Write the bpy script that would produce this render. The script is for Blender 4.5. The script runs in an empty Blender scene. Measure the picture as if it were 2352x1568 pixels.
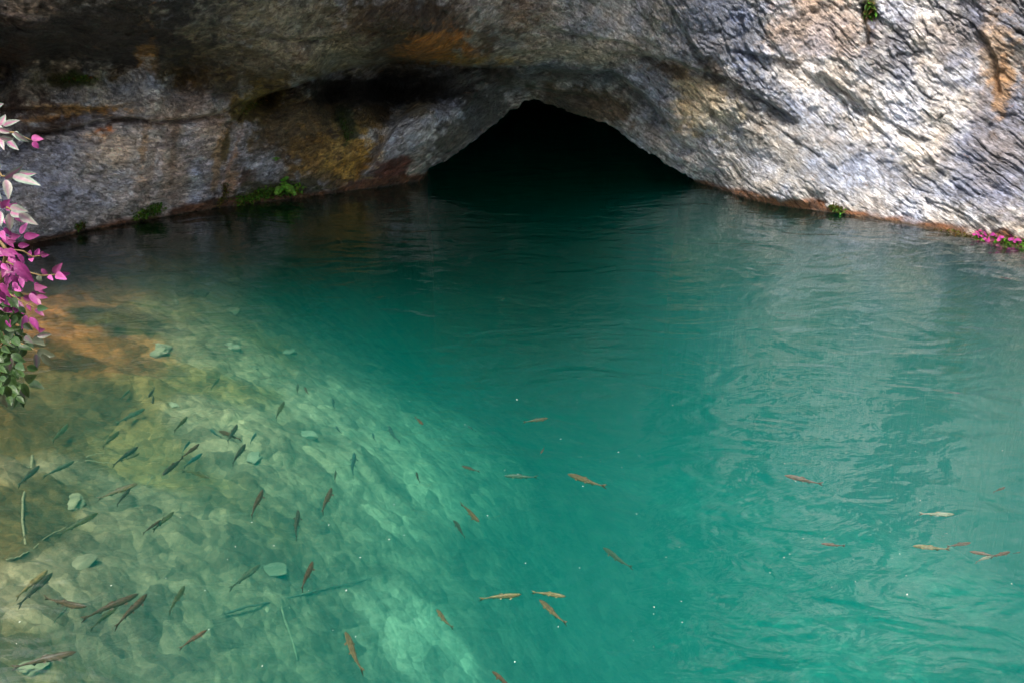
import bpy, math, random
import numpy as np
from mathutils import Vector

random.seed(7)
rng = np.random.default_rng(7)
scene = bpy.context.scene
col = scene.collection

# ------------------------------------------------------------------ camera frame
F = 35.0 / 36.0 * 2352.0          # focal length measured in photo units (photo taken as 2352 x 1568)
CAMZ = 2.8
PITCH = math.radians(21.0)
cp, sp = math.cos(PITCH), math.sin(PITCH)

def ray(u, v):
    tx = (np.asarray(u, float) - 1176.0) / F
    ty = (784.0 - np.asarray(v, float)) / F
    return tx, cp + ty * sp, ty * cp - sp

def at_y(u, v, y):
    dx, dy, dz = ray(u, v)
    t = y / dy
    return t * dx, t * dy, CAMZ + t * dz

def at_z(u, v, z):
    dx, dy, dz = ray(u, v)
    t = (z - CAMZ) / dz
    return t * dx, t * dy, CAMZ + t * dz

# ------------------------------------------------------------------ numpy helpers
def smooth(a, b, x):
    t = np.clip((x - a) / (b - a), 0, 1)
    return t * t * (3 - 2 * t)

def hsh(ix, iy, iz, seed):
    h = (ix.astype(np.int64) * 374761393 + iy.astype(np.int64) * 668265263 + iz.astype(np.int64) * 1274126177 + seed * 974711) & 0xFFFFFFFF
    h = ((h ^ (h >> 13)) * 1274126177) & 0xFFFFFFFF
    h = ((h ^ (h >> 16)) * 2246822519) & 0xFFFFFFFF
    return ((h ^ (h >> 15)) & 0xFFFFFF) / float(0xFFFFFF)

def vnoise(x, y, z, seed=0):
    ix, iy, iz = np.floor(x), np.floor(y), np.floor(z)
    fx, fy, fz = x - ix, y - iy, z - iz
    fx, fy, fz = [f * f * f * (f * (f * 6 - 15) + 10) for f in (fx, fy, fz)]
    r = 0
    for dx in (0, 1):
        for dy in (0, 1):
            for dz in (0, 1):
                w = (fx if dx else 1 - fx) * (fy if dy else 1 - fy) * (fz if dz else 1 - fz)
                r = r + w * hsh(ix + dx, iy + dy, iz + dz, seed)
    return r

def fbm(x, y, z, octs=4, seed=0, gain=.5):
    a, s, n = 1.0, 0, 0
    for o in range(octs):
        s = s + a * vnoise(x * 2**o + o * 7.3, y * 2**o + o * 3.1, z * 2**o + o * 5.7, seed + o)
        n += a; a *= gain
    return s / n          # 0..1

def worley(x, y, seed=0, jit=.9):
    ix, iy = np.floor(x), np.floor(y)
    f1 = np.full(x.shape, 9.0); f2 = np.full(x.shape, 9.0)
    cid = np.zeros(x.shape); ox = np.zeros(x.shape); oy = np.zeros(x.shape)
    z0 = np.zeros(x.shape)
    for dx in (-1, 0, 1):
        for dy in (-1, 0, 1):
            cx, cy = ix + dx, iy + dy
            px = cx + .5 + jit * (hsh(cx, cy, z0, seed) - .5)
            py = cy + .5 + jit * (hsh(cx, cy, z0, seed + 11) - .5)
            ddx, ddy = x - px, y - py
            d = np.sqrt(ddx**2 + ddy**2)
            idv = hsh(cx, cy, z0, seed + 23)
            near = d < f1
            f2 = np.where(near, f1, np.minimum(f2, d))
            f1 = np.where(near, d, f1)
            cid = np.where(near, idv, cid); ox = np.where(near, ddx, ox); oy = np.where(near, ddy, oy)
    return f1, f2, cid, ox, oy

def tps(P, val, lam=1e-3):
    P = np.asarray(P, float); n = len(P)
    def phi(r2): return np.where(r2 > 1e-12, .5 * r2 * np.log(np.maximum(r2, 1e-12)), 0)
    d2 = ((P[:, None] - P[None]) ** 2).sum(-1)
    A = np.zeros((n + 3, n + 3)); A[:n, :n] = phi(d2) + lam * np.eye(n)
    A[:n, n] = 1; A[:n, n + 1:] = P; A[n, :n] = 1; A[n + 1:, :n] = P.T
    w = np.linalg.solve(A, np.concatenate([np.asarray(val, float), [0, 0, 0]]))
    def f(x, y):
        r = w[n] + w[n + 1] * x + w[n + 2] * y
        for i in range(n):
            r = r + w[i] * phi((x - P[i, 0])**2 + (y - P[i, 1])**2)
        return r
    return f

def polydist(u, v, pts):
    """signed distance (below positive) to a left-to-right polyline, and the position along it 0..1"""
    best = np.full(u.shape, 1e9); sign = np.ones(u.shape); along = np.zeros(u.shape)
    L = [0]
    for a, b in zip(pts[:-1], pts[1:]): L.append(L[-1] + math.dist(a, b))
    for k, (a, b) in enumerate(zip(pts[:-1], pts[1:])):
        ex, ey = b[0] - a[0], b[1] - a[1]; l2 = ex * ex + ey * ey
        t = np.clip(((u - a[0]) * ex + (v - a[1]) * ey) / l2, 0, 1)
        qx, qy = u - a[0] - t * ex, v - a[1] - t * ey
        d = np.sqrt(qx**2 + qy**2)
        s = np.sign(ex * (v - a[1]) - ey * (u - a[0]))
        m = d < best - 1e-6
        best = np.where(m, d, best); sign = np.where(m, s, sign)
        along = np.where(m, (L[k] + t * math.sqrt(l2)) / L[-1], along)
    return best * np.where(sign == 0, 1, sign), along

# ------------------------------------------------------------------ object helpers
def tag(o, label=None, cat=None, group=None, kind=None):
    if label: o['label'] = label
    if cat: o['category'] = cat
    if group: o['group'] = group
    if kind: o['kind'] = kind
    return o

def obj(name, verts, faces, mat, parent=None, smooth_shade=True):
    me = bpy.data.meshes.new(name)
    me.from_pydata([tuple(map(float, p)) for p in verts], [], faces)
    me.validate(); me.update()
    if smooth_shade: me.polygons.foreach_set('use_smooth', [True] * len(me.polygons))
    if mat: me.materials.append(mat)
    o = bpy.data.objects.new(name, me); col.objects.link(o)
    if parent: o.parent = parent
    return o

def grid_obj(name, X, Y, Z, mat, flip=False):
    R, C = X.shape
    co = np.stack([X, Y, Z], -1).reshape(-1, 3).astype(np.float32)
    i = np.arange(R * C).reshape(R, C)
    q = np.stack([i[:-1, :-1], i[:-1, 1:], i[1:, 1:], i[1:, :-1]], -1).reshape(-1, 4)
    if flip: q = q[:, ::-1]
    me = bpy.data.meshes.new(name)
    me.vertices.add(len(co)); me.vertices.foreach_set('co', co.ravel())
    me.loops.add(q.size); me.loops.foreach_set('vertex_index', q.ravel().astype(np.int32))
    me.polygons.add(len(q)); me.polygons.foreach_set('loop_start', np.arange(0, q.size, 4, dtype=np.int32))
    me.update(calc_edges=True); me.validate()
    me.polygons.foreach_set('use_smooth', np.ones(len(q), bool))
    me.materials.append(mat)
    o = bpy.data.objects.new(name, me); col.objects.link(o)
    return o

def attr_col(me, name, rgb):
    a = me.attributes.new(name, 'FLOAT_COLOR', 'POINT')
    c = np.ones((len(rgb), 4), np.float32); c[:, :3] = rgb
    a.data.foreach_set('color', c.ravel())

def attr_vec(me, name, v):
    a = me.attributes.new(name, 'FLOAT_VECTOR', 'POINT')
    a.data.foreach_set('vector', np.asarray(v, np.float32).ravel())

class NT:
    def __init__(s, name):
        s.m = bpy.data.materials.new(name); s.m.use_nodes = True
        s.t = s.m.node_tree; s.t.nodes.clear()
        s.out = s.t.nodes.new('ShaderNodeOutputMaterial')
    def n(s, typ, ins=None, **kw):
        nd = s.t.nodes.new('ShaderNode' + typ)
        for k, v in kw.items(): setattr(nd, k, v)
        for k, v in (ins or {}).items():
            if isinstance(v, bpy.types.NodeSocket): s.t.links.new(v, nd.inputs[k])
            else: nd.inputs[k].default_value = v
        return nd
    def math(s, op, a, b=0.0, c=None, clamp=False):
        i = {0: a, 1: b}
        if c is not None: i[2] = c
        return s.n('Math', i, operation=op, use_clamp=clamp).outputs[0]
    def ramp(s, f, stops, interp='LINEAR'):
        r = s.n('ValToRGB', {0: f}); r.color_ramp.interpolation = interp
        e = r.color_ramp.elements
        while len(e) < len(stops): e.new(.5)
        for k, (p, c) in enumerate(stops):
            e[k].position = p; e[k].color = (c, c, c, 1) if not hasattr(c, '__len__') else (*c, 1)
        return r.outputs[0]
    def mix(s, f, a, b, bt='MIX'):
        nd = s.n('Mix', data_type='RGBA', blend_type=bt)
        for k, v in ((0, f), (6, a), (7, b)):
            if isinstance(v, bpy.types.NodeSocket): s.t.links.new(v, nd.inputs[k])
            else: nd.inputs[k].default_value = v if not hasattr(v, '__len__') else (*v, 1)[:4]
        return nd.outputs[2]
    def link(s, a, b): s.t.links.new(a, b)

# ------------------------------------------------------------------ materials
def rock_material():
    m = NT('wet_limestone')
    c = m.n('Attribute', attribute_name='vert_color').outputs['Color']
    g = m.n('Attribute', attribute_name='grain').outputs['Vector']
    geo = m.n('TexCoord').outputs['Object']
    # blocky fine flecks stretched along the grain of the rock
    mp = m.n('Mapping', {'Vector': g, 'Scale': (5, 13, 9)}).outputs[0]
    n1 = m.n('TexNoise', {'Vector': mp, 'Scale': 1.0, 'Detail': 8, 'Roughness': .65, 'Distortion': .6}).outputs[0]
    mp2 = m.n('Mapping', {'Vector': g, 'Scale': (14, 34, 26)}).outputs[0]
    n2 = m.n('TexNoise', {'Vector': mp2, 'Scale': 1.0, 'Detail': 6, 'Roughness': .7, 'Distortion': .4}).outputs[0]
    n3 = m.n('TexNoise', {'Vector': geo, 'Scale': 1.9, 'Detail': 7, 'Roughness': .62}).outputs[0]
    n4 = m.n('TexNoise', {'Vector': geo, 'Scale': 3.3, 'Detail': 9, 'Roughness': .7, 'Distortion': 1.5}).outputs[0]
    k1 = m.ramp(n1, [(.30, .55), (.48, .95), (.60, 1.12), (.76, 1.65)])
    k2 = m.ramp(n2, [(.32, .50), (.50, 1.0), (.70, 1.6)])
    cc = m.mix(1.0, c, k1, 'MULTIPLY')
    cc = m.mix(1.0, cc, k2, 'MULTIPLY')
    # cool and warm mineral tints
    t = m.ramp(n3, [(.38, (.86, .95, 1.16)), (.52, (1, 1, 1)), (.66, (1.09, .99, .89))])
    cc = m.mix(1.0, cc, t, 'MULTIPLY')
    # small rusty and dark specks
    sp_ = m.ramp(n4, [(.635, 0), (.70, 1)])
    cc = m.mix(m.math('MULTIPLY', sp_, .55), cc, (.30, .14, .05))
    gw = m.n('VectorMath', {0: g, 1: m.n('VectorMath', {0: m.n('TexNoise', {'Vector': g, 'Scale': 5.0, 'Detail': 4, 'Roughness': .7}).outputs['Color'], 1: (.5, .3, .3)}, operation='MULTIPLY').outputs[0]}, operation='ADD').outputs[0]
    vor = m.n('TexVoronoi', {'Vector': m.n('Mapping', {'Vector': gw, 'Scale': (4.5, 10, 7)}).outputs[0], 'Scale': 1.0, 'Randomness': 1.0}, feature='DISTANCE_TO_EDGE').outputs[0]
    crack = m.ramp(m.math('ADD', vor, m.math('MULTIPLY', n2, .08)), [(.045, 0), (.11, 1)])
    cc = m.mix(1.0, cc, m.mix(crack, (.66, .62, .58), (1, 1, 1)), 'MULTIPLY')
    pl = m.n('TexVoronoi', {'Vector': m.n('Mapping', {'Vector': gw, 'Scale': (11, 20, 14)}).outputs[0], 'Scale': 1.0, 'Randomness': 1.0}, feature='F1')
    pc = m.n('SeparateColor', {0: pl.outputs['Color']})
    cc = m.mix(1.0, cc, m.ramp(pc.outputs[0], [(0, .62), (.5, 1.0), (1, 1.42)]), 'MULTIPLY')
    pits = m.ramp(m.n('TexNoise', {'Vector': g, 'Scale': 17, 'Detail': 3, 'Roughness': .6, 'Distortion': .8}).outputs[0], [(.30, .42), (.40, 1.0)])
    cc = m.mix(1.0, cc, pits, 'MULTIPLY')
    h = m.math('ADD', m.math('MULTIPLY', n1, .8), m.math('MULTIPLY', n2, .35))
    h = m.math('ADD', h, m.math('MULTIPLY', pl.outputs['Distance'], -.34))
    h = m.math('ADD', h, m.math('MULTIPLY', pc.outputs[1], .20))
    h = m.math('ADD', h, m.math('MULTIPLY', pits, .10))
    h = m.math('ADD', h, m.math('MULTIPLY', crack, .07))
    n5 = m.n('TexNoise', {'Vector': geo, 'Scale': 26, 'Detail': 5, 'Roughness': .7}).outputs[0]
    h = m.math('ADD', h, m.math('MULTIPLY', n5, .18))
    b = m.n('Bump', {'Height': h, 'Strength': 1.0, 'Distance': .10}).outputs[0]
    ro = m.ramp(n4, [(.35, .36), (.65, .62)])
    bs = m.n('BsdfPrincipled', {'Base Color': cc, 'Roughness': ro, 'Normal': b, 'Specular IOR Level': .6})
    m.link(bs.outputs[0], m.out.inputs[0])
    return m.m

def bed_material():
    m = NT('pool_bed_gravel')
    c = m.n('Attribute', attribute_name='vert_color').outputs['Color']
    geo = m.n('TexCoord').outputs['Object']
    warp = m.n('TexNoise', {'Vector': geo, 'Scale': 3.0, 'Detail': 3}).outputs['Color']
    wv = m.n('VectorMath', {0: geo, 1: m.n('VectorMath', {0: warp, 1: (.18, .18, .18)}, operation='MULTIPLY').outputs[0]}, operation='ADD').outputs[0]
    v1 = m.n('TexVoronoi', {'Vector': wv, 'Scale': 5.5, 'Randomness': 1.0})
    v2 = m.n('TexVoronoi', {'Vector': wv, 'Scale': 14, 'Randomness': 1.0})
    hs = m.n('SeparateColor', {0: v1.outputs['Color']}).outputs[0]
    hs2 = m.n('SeparateColor', {0: v2.outputs['Color']}).outputs[1]
    n1 = m.n('TexNoise', {'Vector': geo, 'Scale': 1.4, 'Detail': 6, 'Roughness': .6}).outputs[0]
    n2 = m.n('TexNoise', {'Vector': geo, 'Scale': 18, 'Detail': 5, 'Roughness': .7}).outputs[0]
    k = m.math('MULTIPLY', m.ramp(hs, [(0, .62), (.5, 1.0), (1, 1.35)]), m.ramp(hs2, [(0, .75), (1, 1.25)]))
    k = m.math('MULTIPLY', k, m.ramp(n1, [(.3, .6), (.7, 1.35)]))
    k = m.math('MULTIPLY', k, m.ramp(n2, [(.3, .72), (.7, 1.28)]))
    cc = m.mix(1.0, c, m.n('CombineColor', {0: k, 1: k, 2: k}).outputs[0], 'MULTIPLY')
    h = m.math('ADD', m.math('MULTIPLY', v1.outputs['Distance'], -.5), m.math('MULTIPLY', v2.outputs['Distance'], -.25))
    h = m.math('ADD', h, m.math('MULTIPLY', n2, .3))
    b = m.n('Bump', {'Height': h, 'Strength': .55, 'Distance': .10}).outputs[0]
    bs = m.n('BsdfPrincipled', {'Base Color': cc, 'Roughness': .9, 'Normal': b, 'Specular IOR Level': .1})
    m.link(bs.outputs[0], m.out.inputs[0])
    return m.m

def water_material():
    m = NT('spring_water')
    geo = m.n('TexCoord').outputs['Object']
    def nz(scale, sc, det, dist, rough=.5):
        mp = m.n('Mapping', {'Vector': geo, 'Scale': sc}).outputs[0]
        return m.n('TexNoise', {'Vector': mp, 'Scale': scale, 'Detail': det, 'Distortion': dist, 'Roughness': rough}).outputs[0]
    a = nz(1.2, (1, 1.5, 1), 2, 1.6)
    b_ = nz(3.6, (1, 1.5, 1), 3, 1.2)
    c = nz(11, (1, 1.3, 1), 3, .5)
    h = m.math('ADD', m.math('MULTIPLY', a, .060), m.math('MULTIPLY', b_, .017))
    h = m.math('ADD', h, m.math('MULTIPLY', c, .0024))
    bmp = m.n('Bump', {'Height': h, 'Strength': 1.0, 'Distance': WAVE}).outputs[0]
    fr = m.n('Fresnel', {'IOR': 1.9, 'Normal': bmp}).outputs[0]
    gl = m.n('BsdfGlossy', {'Color': (1, 1, 1, 1), 'Roughness': .03, 'Normal': bmp}).outputs[0]
    tr = m.n('BsdfTransparent', {'Color': (1, 1, 1, 1)}).outputs[0]
    mx = m.n('MixShader', {0: fr, 1: tr, 2: gl}).outputs[0]
    m.link(mx, m.out.inputs[0])
    ss, sa = SCAT, ABSO
    ds = max(ss); da = max(sa)
    sc = m.n('VolumeScatter', {'Color': (*[x / ds for x in ss], 1), 'Density': ds, 'Anisotropy': .1}).outputs[0]
    ab = m.n('VolumeAbsorption', {'Color': (*[1 - x / da for x in sa], 1), 'Density': da}).outputs[0]
    ad = m.n('AddShader', {0: sc, 1: ab}).outputs[0]
    m.link(ad, m.out.inputs['Volume'])
    m.m.cycles.homogeneous_volume = True
    return m.m

def simple(name, rgb, rough=.6, var=.35, scale=20, spec=.4, attr=None, trans=0.0):
    m = NT(name)
    geo = m.n('TexCoord').outputs['Object']
    n = m.n('TexNoise', {'Vector': geo, 'Scale': scale, 'Detail': 4, 'Roughness': .6}).outputs[0]
    k = m.ramp(n, [(.3, 1 - var), (.7, 1 + var)])
    src = m.n('Attribute', attribute_name=attr).outputs['Color'] if attr else (*rgb, 1)
    cc = m.mix(1.0, src, k, 'MULTIPLY')
    b = m.n('Bump', {'Height': n, 'Strength': .4, 'Distance': .01}).outputs[0]
    bs = m.n('BsdfPrincipled', {'Base Color': cc, 'Roughness': rough, 'Specular IOR Level': spec, 'Normal': b})
    sh = bs.outputs[0]
    if trans:
        tl = m.n('BsdfTranslucent', {'Color': cc}).outputs[0]
        sh = m.n('MixShader', {0: trans, 1: sh, 2: tl}).outputs[0]
    m.link(sh, m.out.inputs[0])
    return m.m

WAVE = .42
SCAT = (.0004, .084, .077)
ABSO = (.34, .048, .053)
M_rock, M_bed, M_water = rock_material(), bed_material(), water_material()

# ------------------------------------------------------------------ the rock face round the pool
BOUND = [(-2600,2600),(-1700,1750),(-1100,1250),(-600,870),(-200,650),(0,572),(90,553),(180,540),(300,513),(400,497),(480,482),(600,466),(700,452),(750,445),(870,431),(930,424),(962,416),
 (976,399),(1000,381),(1040,361),(1072,338),(1098,318),(1123,296),(1150,274),(1175,254),(1192,243),(1204,229),(1219,226),(1240,231),(1262,241),(1290,250),(1315,263),(1345,271),(1380,281),(1396,288),(1420,301),(1450,325),(1478,341),(1500,357),(1540,385),(1580,407),(1606,424),
 (1650,436),(1700,451),(1760,466),(1800,473),(1850,480),(1900,487),(1950,495),(2000,503),(2050,512),(2100,522),(2150,532),(2200,543),(2250,556),(2300,567),(2352,574),(2500,600),(2800,680),(3200,850),(3700,1150),(4300,1750),(5000,2600)]
bu = np.array([p[0] for p in BOUND], float); bv = np.array([p[1] for p in BOUND], float)
def WL(u):
    u = np.asarray(u, float); z = np.zeros(u.shape)
    m = smooth(968, 985, u) * smooth(1600, 1585, u)
    j = (fbm(u / 26, z, z, 3, 700, .6) - .5) * 12 + (fbm(u / 7, z, z, 2, 710) - .5) * 7
    return np.interp(u, bu, bv) + m * j - (1 - m) * 5 * (fbm(u / 45, z, z, 4, 720, .6) - .5)

def y_water(u, v): return float(at_z(u, v, 0)[1])
CP = []
def c_(u, v, y): CP.append((u, v, y))
for u in (-1100,-600,-200,0,90,300,480,600,750,870,955): c_(u, WL(u), y_water(u, WL(u)))
for u in (1610,1700,1800,1900,2000,2100,2200,2352,2500,2800,3200,3700): c_(u, WL(u), y_water(u, WL(u)))
for t in [(-1100,0,6.5),(-1100,-1500,12),(-600,0,7.8),(-600,-1500,9.5),(-300,-900,8.0),(-600,500,7.4),(-200,160,9.6),(-200,0,8.4),(-200,350,9.2),
 (0,0,9.4),(200,0,9.7),(400,0,10.1),(600,0,10.6),(800,0,10.9),(1000,0,11.1),(1200,0,11.5),(1400,0,12.0),(1700,0,12.7),(2000,0,12.5),(2352,0,11.9),(2800,0,10.6),(3400,0,8),
 (0,-500,8.5),(500,-500,9.0),(1000,-500,9.2),(1350,-500,9.6),(1720,-500,12.6),(2000,-500,13.4),(2400,-500,13.0),(2900,-500,11.2),  # unseen cliff above the frame, its overhang shaped to shade wall and far water
 (0,-1800,7.2),(600,-1800,7.4),(1050,-1800,5.4),(1420,-1800,6.0),(1620,-1800,8.6),(1860,-1800,13.2),(2100,-1800,15.0),(2800,-1800,14.0),(3500,-1500,10),(-600,-4300,11),(0,-4300,9.5),(1000,-4300,10),(1700,-4300,14),(2400,-4300,16),(3300,-4300,14),
 (60,100,10.2),(250,100,10.4),(400,100,10.5),(0,175,11.2),(120,172,11.3),(280,170,11.4),(420,170,11.6),(60,225,10.6),(200,222,10.7),(350,225,10.8),(480,235,11.1),
 (0,290,10.5),(150,290,10.6),(300,290,10.8),(450,290,11.1),(90,420,10.35),(300,400,10.8),(450,400,11.3),
 (600,100,10.9),(600,170,11.4),(600,225,12.0),(600,300,11.8),(560,380,11.7),
 (720,100,11.2),(800,90,11.25),(730,168,11.5),(740,240,12.8),(740,300,12.5),(740,380,12.45),
 (850,125,11.5),(880,188,14.6),(760,198,13.4),(830,240,13.0),(830,300,12.75),(830,380,12.75),
 (960,125,11.7),(970,190,14.4),(920,300,12.75),(980,250,12.9),(1010,300,12.9),(930,380,12.9),(1010,350,13.1),
 (1080,110,11.8),(1080,180,12.9),(1100,240,13.3),(1100,290,13.4),(1180,225,13.5),(1215,222,13.5),(1215,190,13.1),(1220,120,12.0),
 (1300,110,12.1),(1340,180,12.9),(1330,240,13.3),(1400,130,12.3),(1420,200,12.9),(1420,280,13.3),(1500,170,12.7),(1500,250,12.9),(1520,340,13.15),
 (1600,100,12.5),(1620,200,12.7),(1600,300,12.8),(1600,400,12.95),(1700,200,12.55),(1700,340,12.55),(1850,150,12.6),(1850,300,12.2),(1850,420,11.8),
 (2000,200,12.2),(2000,350,11.8),(2150,150,12.0),(2150,300,11.6),(2150,430,11.1),(2300,200,11.6),(2300,350,11.1),(2300,480,10.4),(2600,300,10.4),(2900,400,9)]: c_(*t)
fy = tps([(a / 500, b / 500) for a, b, _ in CP], [t[2] for t in CP], 2e-4)

# ledges and cracks: (points left to right, recess in metres, decay in photo units, step softness)
LEDGES = [
 ([(545,243),(600,222),(640,206),(700,190),(760,168),(830,149),(890,140),(960,142),(1050,150),(1130,156),(1215,150)], 1.2, 42, 3),
 ([(1200,148),(1306,166),(1400,163),(1440,186),(1470,212),(1507,247),(1545,300)], .40, 34, 6),
 ([(1380,124),(1450,122),(1514,129),(1560,140),(1588,156),(1625,163),(1661,176),(1710,205),(1771,238),(1850,292)], .24, 30, 5),
 ([(0,372),(40,340),(85,305),(130,300),(180,292),(225,276),(300,268),(345,276),(400,274),(450,270),(500,261),(545,240),(590,220)], .30, 14, 5),
 ([(-40,240),(60,250),(150,246),(230,250),(300,235),(360,240)], .16, 14, 5),
 ([(60,284),(130,270),(200,262),(260,268)], .10, 10, 4),
 ([(505,292),(520,280),(545,272),(565,240),(600,226),(640,225)], .25, 14, 4),
 ([(690,300),(740,318),(790,330)], .12, 22, 6),
 ([(1130,205),(1180,200),(1215,198),(1250,206),(1310,214),(1380,222)], .30, 22, 6),
 ([(1495,262),(1530,300),(1560,326),(1600,345)], .16, 20, 5),
 ([(1700,235),(1780,290),(1850,338),(1940,400)], .06, 12, 4),
 ([(1880,160),(1950,215),(2000,262)], .13, 18, 5),
 ([(1760,140),(1850,160),(1930,220),(2060,330)], .07, 18, 5),
 ([(1655,110),(1750,125),(1850,150)], .12, 22, 6),
 ([(820,62),(900,75),(980,60)], .12, 18, 6),
 ([(1250,64),(1330,82),(1440,96),(1540,150)], .16, 20, 5),
 ([(2110,350),(2190,420),(2240,455)], .08, 14, 5),
 ([(600,75),(680,92),(760,86),(850,96)], .14, 18, 5),
]
# folds facing sideways: recessed on the left of a line drawn top to bottom
SIDES = [
 ([(1012,196),(985,218),(950,246),(915,280),(890,320),(872,352),(845,385),(812,425)], .34, 26, 6),
 ([(1100,205),(1080,240),(1040,285),(1010,330)], -.14, 24, 7),
 ([(562,285),(540,330),(528,385),(498,430)], .09, 18, 8),
 ([(395,300),(372,340),(366,395),(345,470)], .07, 30, 14),
 ([(640,300),(610,345),(600,380),(575,430)], .06, 24, 12),
 ([(1540,10),(1566,60),(1600,110),(1628,148)], .16, 16, 5),
 ([(1705,30),(1712,80),(1700,130)], .14, 16, 5),
 ([(1985,0),(1990,60),(2002,110)], .18, 14, 5),
 ([(2250,60),(2290,140),(2300,230)], .14, 18, 6),
 ([(760,240),(790,290),(800,330)], .12, 14, 5),
]
def ledge_offset(u, v):
    o = np.zeros(u.shape)
    for pts, d, w, s in LEDGES:
        sd, al = polydist(u, v, pts)
        end = np.minimum(smooth(0, .12, al), smooth(1, .88, al))
        end = np.where((al <= .001) | (al >= .999), 0, end)
        o = o + d * end * smooth(-s * .6, s, sd) * np.exp(-np.maximum(sd, 0) / w)
    for pts, d, w, s in SIDES:
        sd, al = polydist(u, v, pts)
        end = np.minimum(smooth(0, .12, al), smooth(1, .88, al))
        end = np.where((al <= .001) | (al >= .999), 0, end)
        o = o + d * end * smooth(-s * .6, s, sd) * np.exp(-np.maximum(sd, 0) / w)
    return o

def rock_depth(u, v):
    """world y of the rock seen at photo position (u, v), and its grain coordinates"""
    wu = 16 * (fbm(u / 60, v / 60, u * 0, 3, 40) - .5); wv = 16 * (fbm(u / 60, v / 60, u * 0 + 5, 3, 50) - .5)
    y0 = fy(u / 500, v / 500)
    X, Y, Z = at_y(u, v, y0)
    xs = X - .2
    a = Z + .80 * np.sqrt(xs**2 + .5) * np.where(xs < 0, smooth(-6.5, -1.0, xs) * .7 + .3, 1.0)
    bb = X * 1.0 + .3 * Y
    q = fbm(X * .7, Y * .7, Z * .7, 3, 3) - .5
    y = y0 + ledge_offset(u + wu * .4, v + wv * .4)
    wm = smooth(0, 22, WL(u) - v)      # keep the traced foot of the wall where it is
    right = smooth(1180, 1650, u)
    y = y + .55 * q * (.4 + .6 * wm)
    wa = a + .30 * (fbm(X * 1.3, Z * 1.3, Y, 3, 9) - .5) + .12 * (fbm(X * 5, Z * 5, Y * 3, 3, 29) - .5); wb = bb + .3 * (fbm(X * 1.5, Z * 1.5, Y, 3, 19) - .5)
    tot = 0
    brk = .35 + 1.3 * smooth(.3, .7, fbm(X * 1.7, Z * 1.7, Y, 3, 39))
    for sb, sa, amp, sd in ((.80, .50, .035, 1), (.24, .18, .031, 2), (.11, .085, .022, 3)):
        f1, f2, cid, ox, oy = worley(wb / sb, wa / sa, sd)
        edge = smooth(0, .30, f2 - f1)
        tilt = oy * .9 + ox * (cid - .5) * 1.4
        loc = -amp * brk * (edge * .55 + (cid - .5) * .8) + amp * tilt * .5 * brk
        tot = tot + loc * (.55 + .45 * right if sd > 1 else .8)
    # wavy strata
    st = fbm(wb * .9, wa * 6.5, Y * .8, 4, 77) - .5
    tot = tot + st * .14 * (1 - .8 * right)
    fine = fbm(X * 9, Y * 9, Z * 13, 3, 31) - .5
    tot = tot + .05 * fine + .17 * (fbm(X * 3.2, Y * 3.2, Z * 4.5, 4, 131, .6) - .5)
    y = y + tot * (.35 + .65 * wm)
    return y, a, bb

US = np.concatenate([np.linspace(-2600, -700, 40)[:-1], np.linspace(-700, -40, 110)[:-1], np.linspace(-40, 2392, 1150), np.linspace(2392, 3100, 110)[1:], np.linspace(3100, 5000, 40)[1:]])
ds = np.concatenate([np.linspace(0, 620, 300), 620 + np.cumsum(np.linspace(3, 80, 120))])
U = np.repeat(US[None], len(ds), 0)
V = WL(US)[None] - ds[:, None]
Yr, A_, B_ = rock_depth(U, V)
# mouth foot edge jitter
Xr, Yr, Zr = at_y(U, V, Yr)

# rows below the foot: under water outside the mouth, backwards into the cave inside it
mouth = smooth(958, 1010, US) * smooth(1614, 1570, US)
cx = .35
x0, y0_, z0 = Xr[0], Yr[0], Zr[0]
rows = []
for k, s in enumerate([.012, .03, .06, .1, .16, .24, .34, .46, .6, .78, 1.0]):
    under = (x0 * (1 + .0 * s), y0_ + np.minimum(6 * s, 2.4), z0 * (1 - smooth(0, .1, s)) - 5.0 * s)
    if s <= .6:
        back = 9.0 * s / .6; rise = .5 * math.sin(math.pi * min(s / .6, 1)) ; drop = 0
    else:
        back = 9.0 + .5 * (s - .6); rise = 0; drop = (s - .6) / .4 * 6
    inside = (cx + (x0 - cx) * (1 + .10 * back), y0_ + back, z0 + rise * .8 - drop)
    j = .12 * (fbm(x0 * 3, z0 * 0 + s * 20, y0_ * 0, 3, 5) - .5) * (s > .02)
    rows.append([under[i] * (1 - mouth) + inside[i] * mouth + j for i in range(3)])
ex = np.array([r[0] for r in rows])[::-1]; ey = np.array([r[1] for r in rows])[::-1]; ez = np.array([r[2] for r in rows])[::-1]
XX = np.vstack([ex, Xr]); YY = np.vstack([ey, Yr]); ZZ = np.vstack([ez, Zr])
nb = len(rows)
UU = np.vstack([np.repeat(US[None], nb, 0), U]); VV = np.vstack([np.repeat(WL(US)[None], nb, 0), V])
cliff = grid_obj('cliff', XX, YY, ZZ, M_rock)
tag(cliff, 'overhanging wet limestone cliff with a low dark cave mouth above the pool', None, None, 'structure')

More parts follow.
